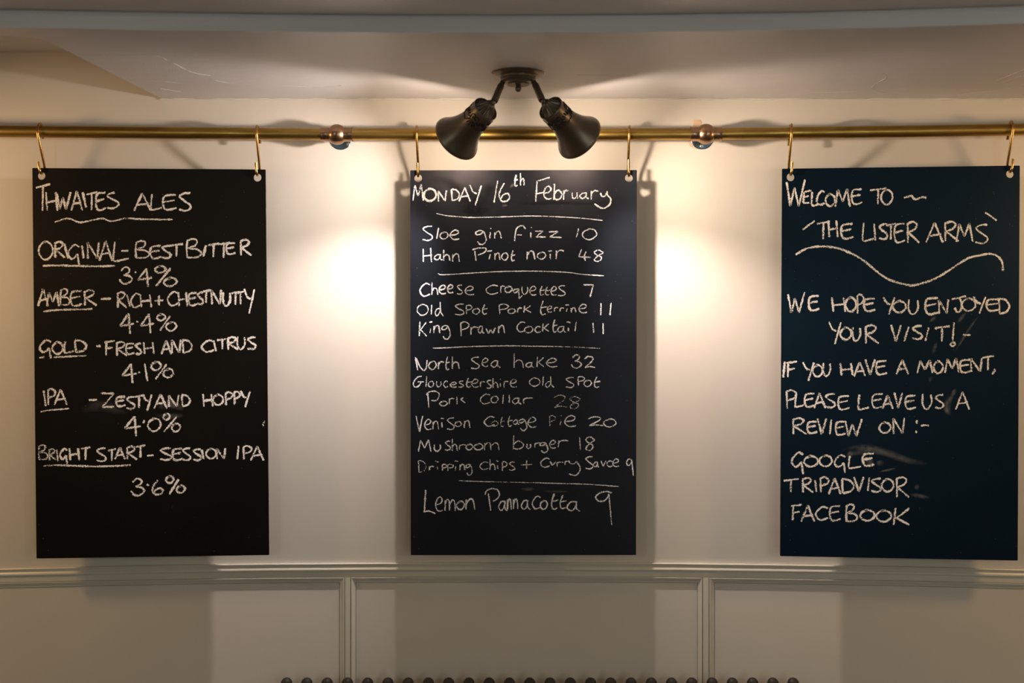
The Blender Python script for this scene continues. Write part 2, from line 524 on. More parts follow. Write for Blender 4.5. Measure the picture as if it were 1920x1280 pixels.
# mitred panel mouldings (open downward: they run on below the picture)
def moulding(name, x0, x1, left=True, right=True):
    """profile goes from the outer edge (s=0) to the panel field (s=11)"""
    prof = [(0.0, 0.0), (0.9, 0.3), (1.2, 4.6), (2.0, 5.0), (4.0, 4.2), (7.0, 2.4), (9.0, 1.6), (9.9, 1.6), (10.2, 0.0), (10.6, 0)]
    path_x = []
    x = x0
    while x < x1: path_x.append(x); x += 40
    path_x.append(x1)
    yb = 1700.0
    bm = bmesh.new()
    rows = []
    def pt(x, y, d): return bm.verts.new(px(x, y, d))
    if left: rows.append([pt(x0 + s, yb, d) for s, d in prof])
    for i, x in enumerate(path_x):
        y = 1081.0 + interp(dado_off, x)
        r = []
        for s, d in prof:
            xx = x
            if i == 0 and left: xx = x0 + s
            if i == len(path_x) - 1 and right: xx = x1 - s
            r.append(pt(xx, y + s, d))
        rows.append(r)
    if right: rows.append([pt(x1 - s, yb, d) for s, d in prof])
    for a, b in zip(rows, rows[1:]):
        for k in range(len(prof) - 1):
            bm.faces.new((a[k], b[k], b[k + 1], a[k + 1]))
    tag(obj(name, bm, M_TRIM), kind='structure')
moulding('trim_5', -500, 647, left=False)
moulding('trim_6', 657, 1318)
moulding('trim_7', 1329, 2500, right=False)
bm = bmesh.new()
bmesh.ops.create_cube(bm, size=1)
for v in bm.verts: v.co = Vector(((v.co.x) * 2 * X1 * K, -0.0001 - 0.018 * (v.co.y + .5), 0.16 * (v.co.z + .5)))
tag(obj('baseboard_back', bm, M_TRIM), kind='structure')

# ------------------------------------------------------------------ brass rail with its two wall brackets
RD = 45.0     # rail axis, distance in front of the wall
rail = tag(empty('hanging_rail', px(960, 252, RD)), 'long tarnished brass tube rail on two ball brackets holding the chalkboards', 'rail')
def rail_tube(name, pts):
    bm = bmesh.new()
    add_tube(bm, [px(x, y, RD) for x, y in pts], 11.0 * K * 0.98, 32)
    return obj(name, bm, M_RAIL, rail, smooth=60)
rail_tube('rail_tube', [(-620, 231), (-200, 242), (0, 246), (240, 248.2), (480, 250.6), (633, 252)])
rail_tube('rail_tube', [(631, 252), (960, 252.3), (1324, 251.5)])
rail_tube('rail_tube', [(1321, 251.5), (1520, 248.6), (1720, 246), (1900, 243), (2100, 239), (2500, 231)])
for bx, by, screws in ((632, 252, ((663 - 10.5, 271),)), (1323.5, 248.8, ((1316, 273.5),))):
    c = px(bx, 252 if bx < 900 else 251.3, RD)
    br = bmesh.new()
    R = 18.6 * K
    bmesh.ops.create_uvsphere(br, u_segments=40, v_segments=24, radius=R)
    for v in br.verts: v.co += c
    ball = obj('bracket_ball', br, M_BALL, rail, smooth=180)
    for s in (-1, 1):
        cb = bmesh.new()
        ax = Vector((s, 0, 0))
        pr = [(11.2, 13), (13.2, 13), (13.2, 15), (12.8, 16), (12.8, 26), (13.2, 27), (13.2, 28.5), (11.2, 28.5)]
        add_lathe(cb, c, ax, [(r * K, h * K) for r, h in pr], 40)
        obj('collar', cb, M_BALL, ball, smooth=35)
    sb = bmesh.new()
    wallpt = Vector((c.x, 0, c.z))
    add_lathe(sb, wallpt, Vector((0, -1, 0)), [(0, 2 * K), (9 * K, 2 * K), (7 * K, 8 * K), (7 * K, 30 * K), (0, 30 * K)], 28)
    obj('bracket_stem', sb, M_BALL, rail, smooth=40)
    pb = bmesh.new()
    add_lathe(pb, wallpt, Vector((0, -1, 0)), [(0, 0), (20.5 * K, 0), (20.5 * K, 1.6 * K), (19.5 * K, 2.4 * K), (0, 3.2 * K)], 44)
    plate = obj('wall_plate', pb, M_PLATE, rail, smooth=35)
    plate['label'] = 'bluish steel wall plate behind the ball'
    for sx, sy in screws:
        sb = bmesh.new()
        add_lathe(sb, px(sx, sy, 2.4), Vector((0, -1, 0)), [(3.6 * K, 0), (3.4 * K, .8 * K), (2.2 * K, 1.4 * K), (0.8 * K, 1.2 * K), (0, .7 * K)], 16)
        obj('screw', sb, M_SCREW, plate, smooth=40)

# ------------------------------------------------------------------ S-hooks
def hook(label, tail, top, front, shank, hole, tip):
    """all image points; depth values follow how the wire loops the rail and passes the board's hole"""
    tx, ty = tail
    T = []
    T.append(px(tx, ty, RD - 15.5))
    T.append(px(tx - (tx - top[0]) * .35, 246, RD - 16))
    T.append(px(top[0] + (tx - top[0]) * .35, top[1] + 4, RD - 10.5))
    T.append(px(top[0], top[1], RD))
    T.append(px(top[0] + (front[0] - top[0]) * .75, top[1] + 5, RD + 11))
    T.append(px(front[0], front[1], RD + 15))
    T.append(px(front[0] + (shank[0] - front[0]) * .45, front[1] + (shank[1] - front[1]) * .45, RD + 7))
    T.append(px(shank[0], shank[1], RD - 7))
    T.append(px(hole[0] + (shank[0] - hole[0]) * .45, hole[1] - 8, RD - 9))
    T.append(px(hole[0], hole[1] - 4.2, RD - 2))
    T.append(px(hole[0] + (tip[0] - hole[0]) * .3, hole[1] - 7.5, RD + 5))
    T.append(px(hole[0] + (tip[0] - hole[0]) * .7, hole[1] - 15, RD + 7))
    T.append(px(tip[0], tip[1], RD + 7.5))
    pts = spline(T, 8)
    bm = bmesh.new()
    add_tube(bm, pts, 2.35 * K, 12)
    o = obj('s_hook', bm, M_HOOK, smooth=60, origin=px(hole[0], hole[1] - 4, RD))
    return tag(o, label, 'hook', 'brass S-hooks holding the chalkboards')
hook('brass S-hook through the left hole of the ales board', (80.5, 260), (75, 231.5), (70.5, 249), (83.5, 314), (77.5, 329.5), (71.5, 303))
hook('brass S-hook through the right hole of the ales board', (487.5, 269), (481.8, 236), (481, 251), (486.8, 316), (482.7, 332.5), (479.3, 305))
hook('brass S-hook through the left hole of the dated menu board', (782, 262), (781.6, 237), (781, 251), (784, 312), (784, 334), (782.8, 305))
hook('brass S-hook through the right hole of the dated menu board', (1180, 262), (1180.4, 237), (1179.6, 251), (1177.8, 312), (1179.2, 333.7), (1178.6, 299.5))
hook('brass S-hook through the left hole of the welcome board', (1478.4, 273), (1484, 233.5), (1484.2, 250), (1478.6, 315), (1482.5, 332), (1485.6, 303.5))
hook('brass S-hook through the right hole of the welcome board', (1889, 262), (1896.5, 227.5), (1899.5, 242), (1889, 309), (1894, 326.5), (1899.5, 297.5))

# ------------------------------------------------------------------ chalk lettering
G = {
 'A': "0,1 .5,0 1,1|.15,.68 .9,.58", 'B': "~.1,.04 .04,.5 .08,1|~.05,.12 .45,0 .72,.12 .58,.36 .15,.49 .72,.56 1,.76 .72,.97 .08,.98",
 'C': "~1,.1 .6,0 .18,.28 .03,.62 .32,.98 .65,.97 1,.84", 'D': "0.02,.05 .1,1|~0,.03 .6,.1 1,.46 .75,.84 .1,.98",
 'E': "~.95,.03 .35,.06 .12,.2 .06,.6 .2,.94 .5,1 1,.88|.12,.5 .85,.38", 'F': "0,.1 1,0|.2,.08 .16,1|.1,.56 .8,.44",
 'G': "~1,.1 .6,0 .15,.22 .03,.46 .3,.66 .62,.58 .82,.42|.84,.42 .98,1", 'H': "0,0 .1,1|.86,0 1,1|.04,.56 .92,.46",
 'I': "0,0 1,1", '1': "0,0 1,1", 'l': "0,0 1,1", '\\': "0,0 1,1", '/': "1,0 0,1", '-': "0,.6 1,.4",
 'J': "0,.2 1,0|~.55,.1 .7,.5 .62,.88 .4,1 .2,.72", 'K': ".12,0 0,1|1,.02 .1,.66|.2,.6 1,1", 'L': "~.12,0 .05,.5 .03,.9 .2,1 1,.86",
 'M': "0,1 .18,.05 .5,.72 .8,0 1,1", 'N': "0.06,1 .02,.03 .84,.98 1,0", 'O': "~.5,.03 .14,.2 0,.6 .28,.96 .66,.97 .98,.62 .88,.2 .5,.01 .3,.08",
 '0': "~.5,.03 .12,.25 0,.62 .28,.97 .66,.96 1,.55 .85,.12 .5,.01 .35,.08", 'o': "~.55,.05 .15,.2 0,.62 .3,.97 .68,.94 1,.5 .82,.08 .5,.0 .3,.1",
 'P': "0.08,.06 .14,1|~.04,.1 .5,0 .98,.17 .82,.42 .2,.56", 'R': "0.1,.06 .12,1|~.05,.1 .5,0 .8,.13 .62,.36 .15,.5|.15,.5 1,1",
 'S': "~.95,.03 .5,.05 .1,.2 .45,.45 .9,.66 .94,.86 .6,1 .05,.93", 's': "~.95,.03 .5,.04 .15,.2 .45,.44 .9,.66 .92,.88 .5,1 .05,.95",
 'T': "0,.14 1,0|.5,.07 .47,1", 'U': "~.08,0 .04,.6 .28,.97 .64,.95 .95,.55 .9,.05", 'V': "0,0 .5,1 1,0", 'W': "0,.1 .2,1 .42,.3 .66,1 1,0",
 'w': "0,.1 .25,1 .5,.3 .72,1 1,0", 'Y': "~0,0 .28,.32 .62,.42|1,.02 .48,1", 'Z': "0,0 1,.02 .1,.97 1,.95",
 '2': "~0,.22 .35,0 .78,.1 .7,.42 .1,.93|.05,.97 .5,.88 1,.97", '3': "~.12,.22 .45,0 .8,.12 .7,.33 .35,.47|~.35,.47 .85,.55 .98,.78 .55,1 .2,.93 0,.72",
 '4': "0.62,0 0,.62 1,.5|.62,0 .72,1", '6': "~.5,0 .12,.4 .02,.75 .32,1 .8,.95 1,.74 .8,.57 .4,.64 .12,.88", '7': "0,.05 1,.06 .68,1",
 '8': "~.95,.2 .5,0 .05,.18 .3,.42 .8,.65 .62,.97 .2,1 .1,.8 .5,.5 .95,.26 .9,.12", '9': "~.72,.06 .3,0 0,.22 .2,.4 .58,.3 .74,.05|.76,.06 1,1",
 '+': "0,.55 1,.48|.5,0 .48,1", '.': "0,.2 1,.8",
 'a': "~.8,.12 .35,.12 .03,.6 .3,.95 .6,.72 .74,.18|~.72,.2 .74,.75 1,1", 'b': ".1,0 .05,1|~.05,.66 .5,.4 .95,.6 .85,.88 .4,1 .15,.93",
 'c': "~.95,.12 .5,0 .06,.45 .28,.94 .6,1 1,.85", 'd': "~.62,.5 .3,.48 .02,.75 .2,.98 .5,.8 .64,.5|.6,0 .68,.72 1,1",
 'e': "~.15,.55 .7,.45 .92,.2 .6,0 .22,.2 .04,.6 .28,.93 .62,1 1,.93", 'f': "~.98,.2 .75,0 .35,.08 .12,.35 .03,1|.2,.6 .65,.6",
 'g': "~.82,.1 .45,0 .06,.14 .12,.3 .45,.28 .78,.08|~.78,.08 .97,.45 1,.74 .72,.99 .38,.96 .2,.78", 'h': ".06,0 .04,1|~.05,.68 .4,.46 .82,.55 .98,1",
 'k': ".12,0 .03,1|.95,.05 .15,.6|.2,.55 1,1", 'm': ".03,1 .06,.1|~.05,.42 .25,.06 .42,.2 .46,.95|~.46,.5 .7,.1 .92,.22 1,1",
 'n': ".04,1 .06,.05|~.05,.5 .4,.05 .78,.12 .98,1", 'p': ".06,.05 .1,1|~.05,.12 .5,0 .98,.2 .8,.5 .15,.6",
 'q': "~.55,.1 .2,.14 0,.3 .22,.45 .52,.25 .6,.05|.6,.05 .68,1 1,.68", 'r': ".06,1 .1,.05|~.06,.42 .3,.12 .6,.02 1,.1",
 't': "~.5,0 .18,.5 .2,.86 .45,1 .85,.92|.15,.5 1,.42", 'u': "~.02,.05 .08,.8 .38,1 .78,.72 .92,0|~.9,.1 .88,.7 1,1",
 'v': "0,0 .42,1 1,0", 'y': "~0,0 .2,.18 .5,.2 .68,.02|~.68,.02 .95,.35 1,.65 .72,.97 .42,1 .05,.9", 'z': "0,.05 .72,.04 .08,.9 1,.95",
}
def parse(s):
    out = []
    for st in s.split('|'):
        sm = st.startswith('~')
        out.append((sm, [tuple(float(q) for q in p.split(',')) for p in st.lstrip('~').split()]))
    return out
GP = {k: parse(v) for k, v in G.items()}

def strokes_of(ox, oy, text):
    """tokens 'X x0 y0 x1 y1;' (glyph in a measured box), '@x,y x,y' smooth line, '=x,y x,y' straight line; '*' after = rubbed faint"""
    res = []
    for tok in text.split(';'):
        tok = tok.strip()
        if not tok: continue
        press = 1.0
        if tok.endswith('*'): press = 0.85; tok = tok[:-1].strip()
        if tok[0] in '@=':
            pts = [tuple(float(q) for q in p.split(',')) for p in tok[1:].split()]
            pts = [(ox + a / 8, oy + b / 8) for a, b in pts]
            res.append((tok[0] == '@', pts, press))
        else:
            a = tok.split()
            x0, y0, x1, y1 = map(float, a[1:5])
            for sm, pts in GP[a[0]]:
                res.append((sm, [(ox + (x0 + (x1 - x0) * u) / 8, oy + (y0 + (y1 - y0) * v) / 8) for u, v in pts], press))
    return res
def resample(pts, step):
    out = [pts[0]]; acc = 0
    for a, b in zip(pts, pts[1:]):
        l = math.hypot(b[0] - a[0], b[1] - a[1])
        if l < 1e-6: continue
        n = max(1, int(l / step))
        for k in range(1, n + 1):
            out.append((a[0] + (b[0] - a[0]) * k / n, a[1] + (b[1] - a[1]) * k / n))
    return out
def add_stroke(bm, uvl, pts, smooth, w, press, d, lift, taper=False):
    if smooth: pts = [(p.x, p.y) for p in spline([(a, b) for a, b in pts], 8)]
    if not smooth and len(pts) > 2:       # a pen-turn, with its corner kept
        for a, b in zip(pts, pts[1:]): add_stroke(bm, uvl, [a, b], False, w, press, d, lift)
        return
    pts = resample(pts, 1.6)
    if len(pts) < 2: return
    # lengthen by a little, so strokes end round rather than cut
    n = len(pts)
    base = w * RNG.uniform(0.88, 1.12)
    ph = RNG.uniform(0, 6.28)
    prev = None
    pr0 = press * RNG.uniform(0.93, 1.03)
    for i, (x, y) in enumerate(pts):
        a = pts[max(0, i - 1)]; b = pts[min(n - 1, i + 1)]
        dx, dy = b[0] - a[0], b[1] - a[1]
        l = math.hypot(dx, dy) or 1
        nx, ny = -dy / l, dx / l
        ww = base * (1 + 0.12 * math.sin(i * 0.35 + ph)) * RNG.uniform(0.9, 1.1) * 0.52
        if i in (0, n - 1): ww *= 0.75
        v = pr0 * (1 + 0.06 * math.sin(i * 0.21 + ph * 2))
        if taper:
            q = i / (n - 1)
            v *= min(1.0, 3.2 * q, 3.2 * (1 - q)); ww = base * 0.52 * (0.45 + 0.55 * math.sin(math.pi * q))
        ring = []
        for s in (-1, 0, 1):
            ring.append(bm.verts.new(px(x + nx * ww * s, y + ny * ww * s, d + lift)))
        if prev:
            for k in range(2):
                f = bm.faces.new((prev[0][k], prev[0][k + 1], ring[k + 1], ring[k]))
                uu = (k / 2, (k + 1) / 2, (k + 1) / 2, k / 2)
                vv = (prev[1], prev[1], v, v)
                for lp, a_, b_ in zip(f.loops, uu, vv): lp[uvl].uv = (a_, b_)
        prev = (ring, v)
_lift = [0]
def chalk(name, label, parent, d, width, m, *chunks):
    """one part per word: strokes are gathered while no gap wider than 12 opens along the line"""
    st = []
    for ox, oy, text in chunks:
        for sm, pts, press in strokes_of(ox, oy, text):
            st.append((min(p[0] for p in pts), max(p[0] for p in pts), sm, pts, press))
    st.sort(key=lambda q: q[0])
    words, reach = [], None
    for q in st:
        if reach is None or q[0] - reach > 12.0: words.append([])
        words[-1].append(q)
        reach = q[1] if reach is None else max(reach, q[1])
    for w_ in words:
        bm = bmesh.new(); uvl = bm.loops.layers.uv.new('stroke')
        for _a, _b, sm, pts, press in w_:
            _lift[0] = (_lift[0] + 1) % 24
            add_stroke(bm, uvl, pts, sm, width, press, d, 0.30 + 0.012 * _lift[0])
        o = obj(name, bm, m, parent)
        if label: o['label'] = label if len(words) == 1 else 'white chalk word in the ' + label.replace('white chalk ', '', 1)
def smudge(parent, d, items, m=None, name='chalk_smudge', label='faint grey smear of wiped chalk'):
    """smears left by a wiping hand or cloth: list of (points, width, strength)"""
    for k, (pts, w, st) in enumerate(items):
        bm = bmesh.new(); uvl = bm.loops.layers.uv.new('stroke')
        add_stroke(bm, uvl, pts, True, w / 0.46, st, d, 0.12 + 0.012 * k, True)
        o = obj(name, bm, m or M_SMUDGE, parent)
        o['label'] = label

def board_panel(name, corners, holes, m, parent, dfront, thick=3.0):
    """thin sheet with two punched holes; corners tl,tr,br,bl and hole centres measured at its front face"""
    cu = bpy.data.curves.new(name, 'CURVE'); cu.dimensions = '2D'; cu.fill_mode = 'BOTH'
    cu.extrude = thick * K / 2
    def poly(pts):
        s = cu.splines.new('POLY'); s.points.add(len(pts) - 1)
        for p, q in zip(s.points, pts): p.co = (q[0], q[1], 0, 1)
        s.use_cyclic_u = True
    P = [px(x, y, dfront) for x, y in corners]
    out = []
    for i, p in enumerate(P):             # corners very slightly rounded
        a, b = P[i - 1], P[(i + 1) % 4]
        r = 1.2 * K
        da = Vector((a.x - p.x, a.z - p.z)).normalized(); db = Vector((b.x - p.x, b.z - p.z)).normalized()
        out += [(p.x + da.x * r, p.z + da.y * r), (p.x + (da.x + db.x) * r * .3, p.z + (da.y + db.y) * r * .3), (p.x + db.x * r, p.z + db.y * r)]
    poly(out)
    for hx, hy in holes:
        c = px(hx, hy, dfront)
        poly([(c.x + 7.2 * K * math.cos(2 * math.pi * k / 32), c.z + 7.2 * K * math.sin(2 * math.pi * k / 32)) for k in range(32)])
    tmp = bpy.data.objects.new('tmp', cu); COL.objects.link(tmp)
    dg = bpy.context.evaluated_depsgraph_get(); dg.update()
    me0 = bpy.data.meshes.new_from_object(tmp.evaluated_get(dg))
    bpy.data.objects.remove(tmp, do_unlink=True)
    bm = bmesh.new(); bm.from_mesh(me0); bpy.data.meshes.remove(me0)
    bmesh.ops.remove_doubles(bm, verts=bm.verts, dist=1e-6)
    yc = -(dfront - thick / 2) * K
    for v in bm.verts:
        x, z, e = v.co.x, v.co.y, v.co.z
        v.co = Vector((x, yc - e, z))
    return obj(name, bm, m, parent)

BD = 46.0
# ---- left board
C4 = [(60.5, 314.8), (497.6, 317.6), (504.2, 1040.2), (68.4, 1046.8)]
bL = tag(empty('chalkboard', px(286, 1043, BD)), 'black chalkboard listing beers and strengths, hung at the left end', 'chalkboard', 'chalkboards hanging from the brass rail')
board_panel('board_panel', C4, [(77.5, 329.5), (482.7, 332.7)], M_BOARD['ale'], bL, BD)
a, b, c, d_, e, f_, g_, h_ = (50, 330), (270, 330), (50, 480), (270, 480), (50, 620), (270, 620), (50, 780), (270, 780)
W = 4.6
T_ = lambda lab, *ch: chalk('chalk_lettering', lab, bL, BD, W, M_CHALK, *ch)
T_('white chalk heading of the ales list', (*a, "T 135 120 355 520; H 290 240 460 520; W 455 240 660 500; A 670 220 835 515; I 840 240 890 470; T 895 240 1060 510; E 1030 240 1190 510; @1320,245 1245,265 1210,300 1270,340 1350,380 1385,420 1340,465 1270,485 1200,470; A 1610 255 1860 520"), (*b, "L 100 270 270 505; E 270 275 490 505; S 515 245 705 520"))
chalk('chalk_underline', None, bL, BD, 4.2, M_CHALK, (*a, "@420,690 540,650 650,640 780,692 900,680 1130,635 1270,678 1480,635 1700,645 1920,650 2190,652"))
T_('white chalk line naming the bitter at 3.4%', (*a, "O 180 975 395 1250; R 410 985 575 1225; I 565 1010 620 1235; G 620 1030 790 1350; I 830 1040 855 1235; N 910 985 1085 1240; A 1090 970 1280 1270; L 1295 985 1530 1275; - 1420 1105 1525 1135; B 1625 970 1840 1230"), (*b, "E 85 1040 260 1235; S 265 1040 405 1230; T 395 1015 585 1205; B 630 940 860 1225; / 890 1035 930 1205; T 960 1010 1130 1215; T 1110 995 1290 1225; E 1225 1000 1375 1170; R 1435 955 1610 1190"))
chalk('chalk_underline', None, bL, BD, 4.2, M_CHALK, (*c, "@240,145 500,140 800,148 1100,152 1325,145"))
T_('white chalk figure reading 3.4%', (*c, "3 1390 165 1580 415; . 1620 232 1645 248; 4 1665 185 1880 460"), (*d_, "o 165 150 325 250; / 180 180 400 450; o 300 325 490 450"))
T_('white chalk line naming the rich chestnutty beer at 4.4%', (*c, "A 170 490 320 750; M 300 535 485 750; B 500 490 650 735; E 645 515 830 745; R 850 510 1050 740; - 1110 630 1265 650; R 1350 540 1500 775; I 1505 580 1550 755; C 1560 560 1700 770; H 1705 575 1870 765"), (*d_, "+ 160 585 290 740; C 350 535 510 740; H 515 540 650 750; E 660 545 800 740; S 795 540 890 720; T 860 510 1010 700; N 1010 505 1160 725; U 1180 540 1300 745; T 1310 530 1440 730; T 1400 530 1500 725; Y 1505 490 1655 860"))
chalk('chalk_underline', None, bL, BD, 4.2, M_CHALK, (*c, "@250,830 450,808 700,800 850,800 985,788"))
T_('white chalk figure reading 4.4%', (*c, "4 1400 860 1610 1165; . 1645 975 1675 992; 4 1710 865 1915 1155"), (*d_, "o 195 870 320 965; / 240 895 390 1115; o 330 990 485 1120"))
T_('white chalk line naming the fresh citrus beer at 4.1%', (*e, "G 195 140 365 415; O 385 165 545 345; L 560 155 705 330; D 720 135 895 325; - 1045 222 1110 238; F 1165 150 1320 370; R 1335 165 1505 375; E 1480 185 1615 350; S 1630 185 1720 350; H 1755 170 1910 345"), (*f_, "A 260 145 410 350; N 415 130 550 335; D 575 130 720 335; C 860 145 1050 315; I 1045 145 1080 305; T 1095 120 1260 275; R 1245 95 1410 285; U 1395 85 1520 275; S 1545 90 1680 275"))
chalk('chalk_underline', None, bL, BD, 4.6, M_CHALK, (*e, "=190,405 270,393; @405,395 560,390 720,380 895,372"))
T_('white chalk figure reading 4.1%', (*e, "4 1430 495 1650 785; . 1675 618 1700 632; I 1770 490 1810 755"), (*f_, "o 110 465 255 590; / 175 500 340 725; o 290 570 440 700"))
T_('white chalk line naming the zesty hoppy beer at 4.0%', (*e, "I 255 895 285 1130; P 310 870 430 1110; A 415 880 605 1110; - 930 1028 1055 1044; Z 1115 935 1310 1150; E 1335 985 1485 1130; S 1490 985 1625 1170; T 1625 965 1750 1155; Y 1745 950 1875 1200"), (*f_, "A 150 950 345 1165; N 365 960 520 1140; D 565 955 690 1135; H 885 945 1030 1135; O 1035 955 1190 1110; P 1215 920 1330 1115; P 1345 910 1440 1105; Y 1450 900 1590 1145"))
chalk('chalk_underline', None, bL, BD, 3.4, M_CHALK, (*e, "@210,1215 350,1188 500,1178 645,1165"))
T_('white chalk figure reading 4.0%', (*g_, "4 1470 0 1710 300; . 1740 85 1770 105; . 1745 70 1775 80"), (*h_, "0 60 30 250 225; o 290 -40 385 55; / 300 10 490 235; o 415 110 545 230; @1815,75 1790,110 1785,145*"))
T_('white chalk line naming the last beer, its first letters rubbed faint', (*g_, "B 175 430 320 650*; R 330 490 440 660*; I 450 500 470 680*; G 500 490 610 720; H 640 480 790 660; T 815 465 955 655; S 1040 475 1190 675; T 1220 490 1340 670; A 1325 470 1475 645; R 1490 455 1655 650; T 1640 435 1780 620; - 1805 575 1905 605"), (*h_, "S 230 475 415 655; E 420 480 580 660; S 570 475 700 660; S 730 490 860 660; I 865 500 895 645; O 930 485 1085 635; N 1090 480 1220 645; / 1400 445 1420 645; P 1480 445 1615 650; A 1600 450 1795 665"))
chalk('chalk_underline', None, bL, BD, 3.8, M_CHALK, (*g_, "@250,745 450,732 500,732*; @450,733 700,742 1050,752 1350,745 1560,732"))
T_('white chalk figure reading 3.6%', (*g_, "3 1565 935 1765 1190; =1800,1020 1835,1042"), (*h_, "6 125 955 285 1175; o 330 900 445 1000; / 380 945 520 1170; o 490 1040 615 1150"))
smudge(bL, BD, [([(150, 770), (190, 760), (240, 775)], 12, .12), ([(295, 765), (320, 757), (345, 768)], 8, .3), ([(290, 778), (315, 781), (345, 778)], 5, .22)])

# ---- middle board
C4 = [(769.2, 319.2), (1194.2, 318.6), (1192.6, 1040.2), (770.2, 1040.4)]
bM = tag(empty('chalkboard', px(981, 1040, BD)), 'black menu chalkboard dated Monday 16th February, hung in the middle under the spotlights', 'chalkboard', 'chalkboards hanging from the brass rail')
board_panel('board_panel', C4, [(784, 334), (1179.2, 333.7)], M_BOARD['menu'], bM, BD)
A_, B_, C_, D_, E_, F_, G_, H_, I_, J_, K_, L_ = (760, 310), (970, 310), (760, 410), (970, 410), (760, 510), (970, 510), (760, 640), (970, 640), (760, 740), (970, 740), (760, 850), (970, 850)
TM = lambda lab, w, *ch: chalk('chalk_lettering', lab, bM, BD, w * 0.9, M_CHALK_MENU, *ch)
RM = lambda *ch: chalk('chalk_rule', None, bM, BD, 2.1, M_CHALK_MENU, *ch)
TM('white chalk heading reading MONDAY 16th February', 3.6, (*A_, "M 115 285 270 530; O 270 340 470 540; O 285 350 460 525; N 490 375 615 540; D 690 350 810 530; A 805 330 975 540; Y 965 295 1140 600; / 1330 230 1385 555; 6 1405 265 1565 540; t 1635 140 1690 310; h 1725 115 1785 300"), (*B_, "=290,240 485,180; =295,240 275,545; =290,425 390,405; e 390 310 515 505; b 545 275 670 515; r 690 370 760 515; u 820 405 905 495; a 935 405 1070 500; r 1100 375 1215 510; @1250,410 1262,455 1310,462 1350,388; @1348,390 1352,440 1400,500 1390,575 1330,630 1260,640 1155,575"))
RM((*A_, "@465,720 600,750 800,770 1050,780 1500,770 1910,758 2380,775 2680,795 2960,825"))
TM('white chalk line reading Sloe gin fizz 10', 3.3, (*C_, "S 250 105 410 325; / 470 135 500 300; o 520 200 640 305; e 665 170 810 310; g 1050 175 1210 385; . 1272 140 1290 152; / 1265 200 1275 295; n 1335 190 1440 295; f 1635 105 1805 335; . 1884 125 1898 136; I 1880 200 1885 290"), (*D_, "z 265 180 430 280; z 470 190 665 285; / 885 145 920 280; 0 975 150 1190 310"))
TM('white chalk line pricing the wine at 48', 3.3, (*C_, "=268,445 270,645; =378,438 392,650; =265,560 400,545; a 430 530 560 620; h 570 465 670 630; n 705 525 815 645; =1040,480 1062,630; @1005,465 1100,440 1205,442 1190,500 1090,545; / 1255 530 1275 610; =1225,490 1300,478; n 1340 510 1420 615; o 1445 510 1540 620; t 1580 475 1650 630"), (*D_, "n 140 485 265 610; o 300 500 425 605; =465,487 520,480; I 490 525 495 610; r 575 470 700 605; =965,455 920,568; =920,568 1105,580; @1032,490 1005,560 1020,630; 8 1145 470 1290 635"))
RM((*C_, "@485,822 570,840 900,820 1400,792 1900,785 2380,800 2680,835 2980,855"))
TM('white chalk line reading Cheese Croquettes 7', 3.2, (*E_, "C 215 170 370 360; h 395 155 490 340; e 500 195 610 325; e 625 190 720 310; s 770 190 855 330; e 890 210 1030 340; C 1205 195 1390 330; r 1425 205 1495 310; o 1490 215 1600 305; q 1615 235 1755 400; U 1745 215 1840 330"), (*F_, "e 180 210 285 345; t 330 210 410 345; t 410 215 490 345; e 500 215 590 345; s 605 200 720 355; 7 990 180 1140 370"))
TM('white chalk line reading Old Spot Pork terrine 11', 3.2, (*E_, "O 175 480 345 645; / 388 490 396 635; d 445 445 570 660; S 735 475 885 640; P 905 495 1000 630; o 1010 545 1115 630; t 1145 485 1235 630; P 1395 480 1545 630; o 1540 550 1650 620; r 1680 535 1750 605; k 1775 500 1885 605"), (*F_, "t 335 430 440 640; e 445 505 520 600; r 550 530 610 590; r 635 535 700 590; =720,494 775,490; / 735 545 750 595; n 805 535 880 605; e 920 480 1045 610; =1255,465 1252,645; / 1390 460 1405 645"))
TM('white chalk line reading King Prawn Cocktail 11', 3.2, (*E_, "k 205 740 320 960; =360,752 405,745; / 370 840 380 915; n 425 800 520 915; g 540 800 670 1005; P 820 745 955 960; r 975 820 1090 940; a 1090 800 1180 920; w 1210 835 1350 920; n 1395 800 1490 915; C 1670 745 1800 895; o 1785 815 1915 910"), (*F_, "c 260 815 350 905; k 375 770 475 890; t 525 710 600 900; a 600 805 730 905; =740,745 800,760; =766,830 765,885; / 865 740 885 885; I 1135 760 1145 910; =1285,765 1287,930"))
RM((*E_, "@410,1140 600,1135 1000,1115 1500,1105 1910,1110 2280,1115; @2250,1115 2580,1125 2930,1145*"))
TM('white chalk line reading North Sea hake 32', 3.2, (*G_, "=150,235 185,435; @165,250 215,370 280,435 315,390 328,272; o 350 295 465 420; r 490 300 580 415; t 600 225 665 425; h 700 225 810 410; S 980 230 1110 410; e 1145 250 1245 375; a 1280 280 1425 390; h 1625 180 1775 395"), (*H_, "a 125 310 250 390; k 290 230 400 380; e 430 250 600 380; 3 810 200 960 400; 2 1005 225 1165 395"))
TM('white chalk line reading Gloucestershire Old Spot', 3.0, (*G_, "@245,518 180,540 120,620 140,680 195,670 240,610; =185,605 280,605; / 310 520 320 680; o 345 595 425 685; U 465 595 540 680; c 570 595 640 685; e 670 610 770 685; s 795 590 875 685; t 905 545 990 685; e 990 565 1100 685; r 1120 600 1195 680; s 1215 580 1290 700; h 1310 550 1390 695; . 1415 560 1432 570; =1425,625 1425,680; r 1475 595 1545 690; e 1570 565 1670 685"), (*H_, "O 180 545 340 670; / 380 525 390 660; d 420 525 550 690; S 720 535 850 690; P 900 525 1010 660; o 1000 580 1110 675; t 1140 530 1245 690"))
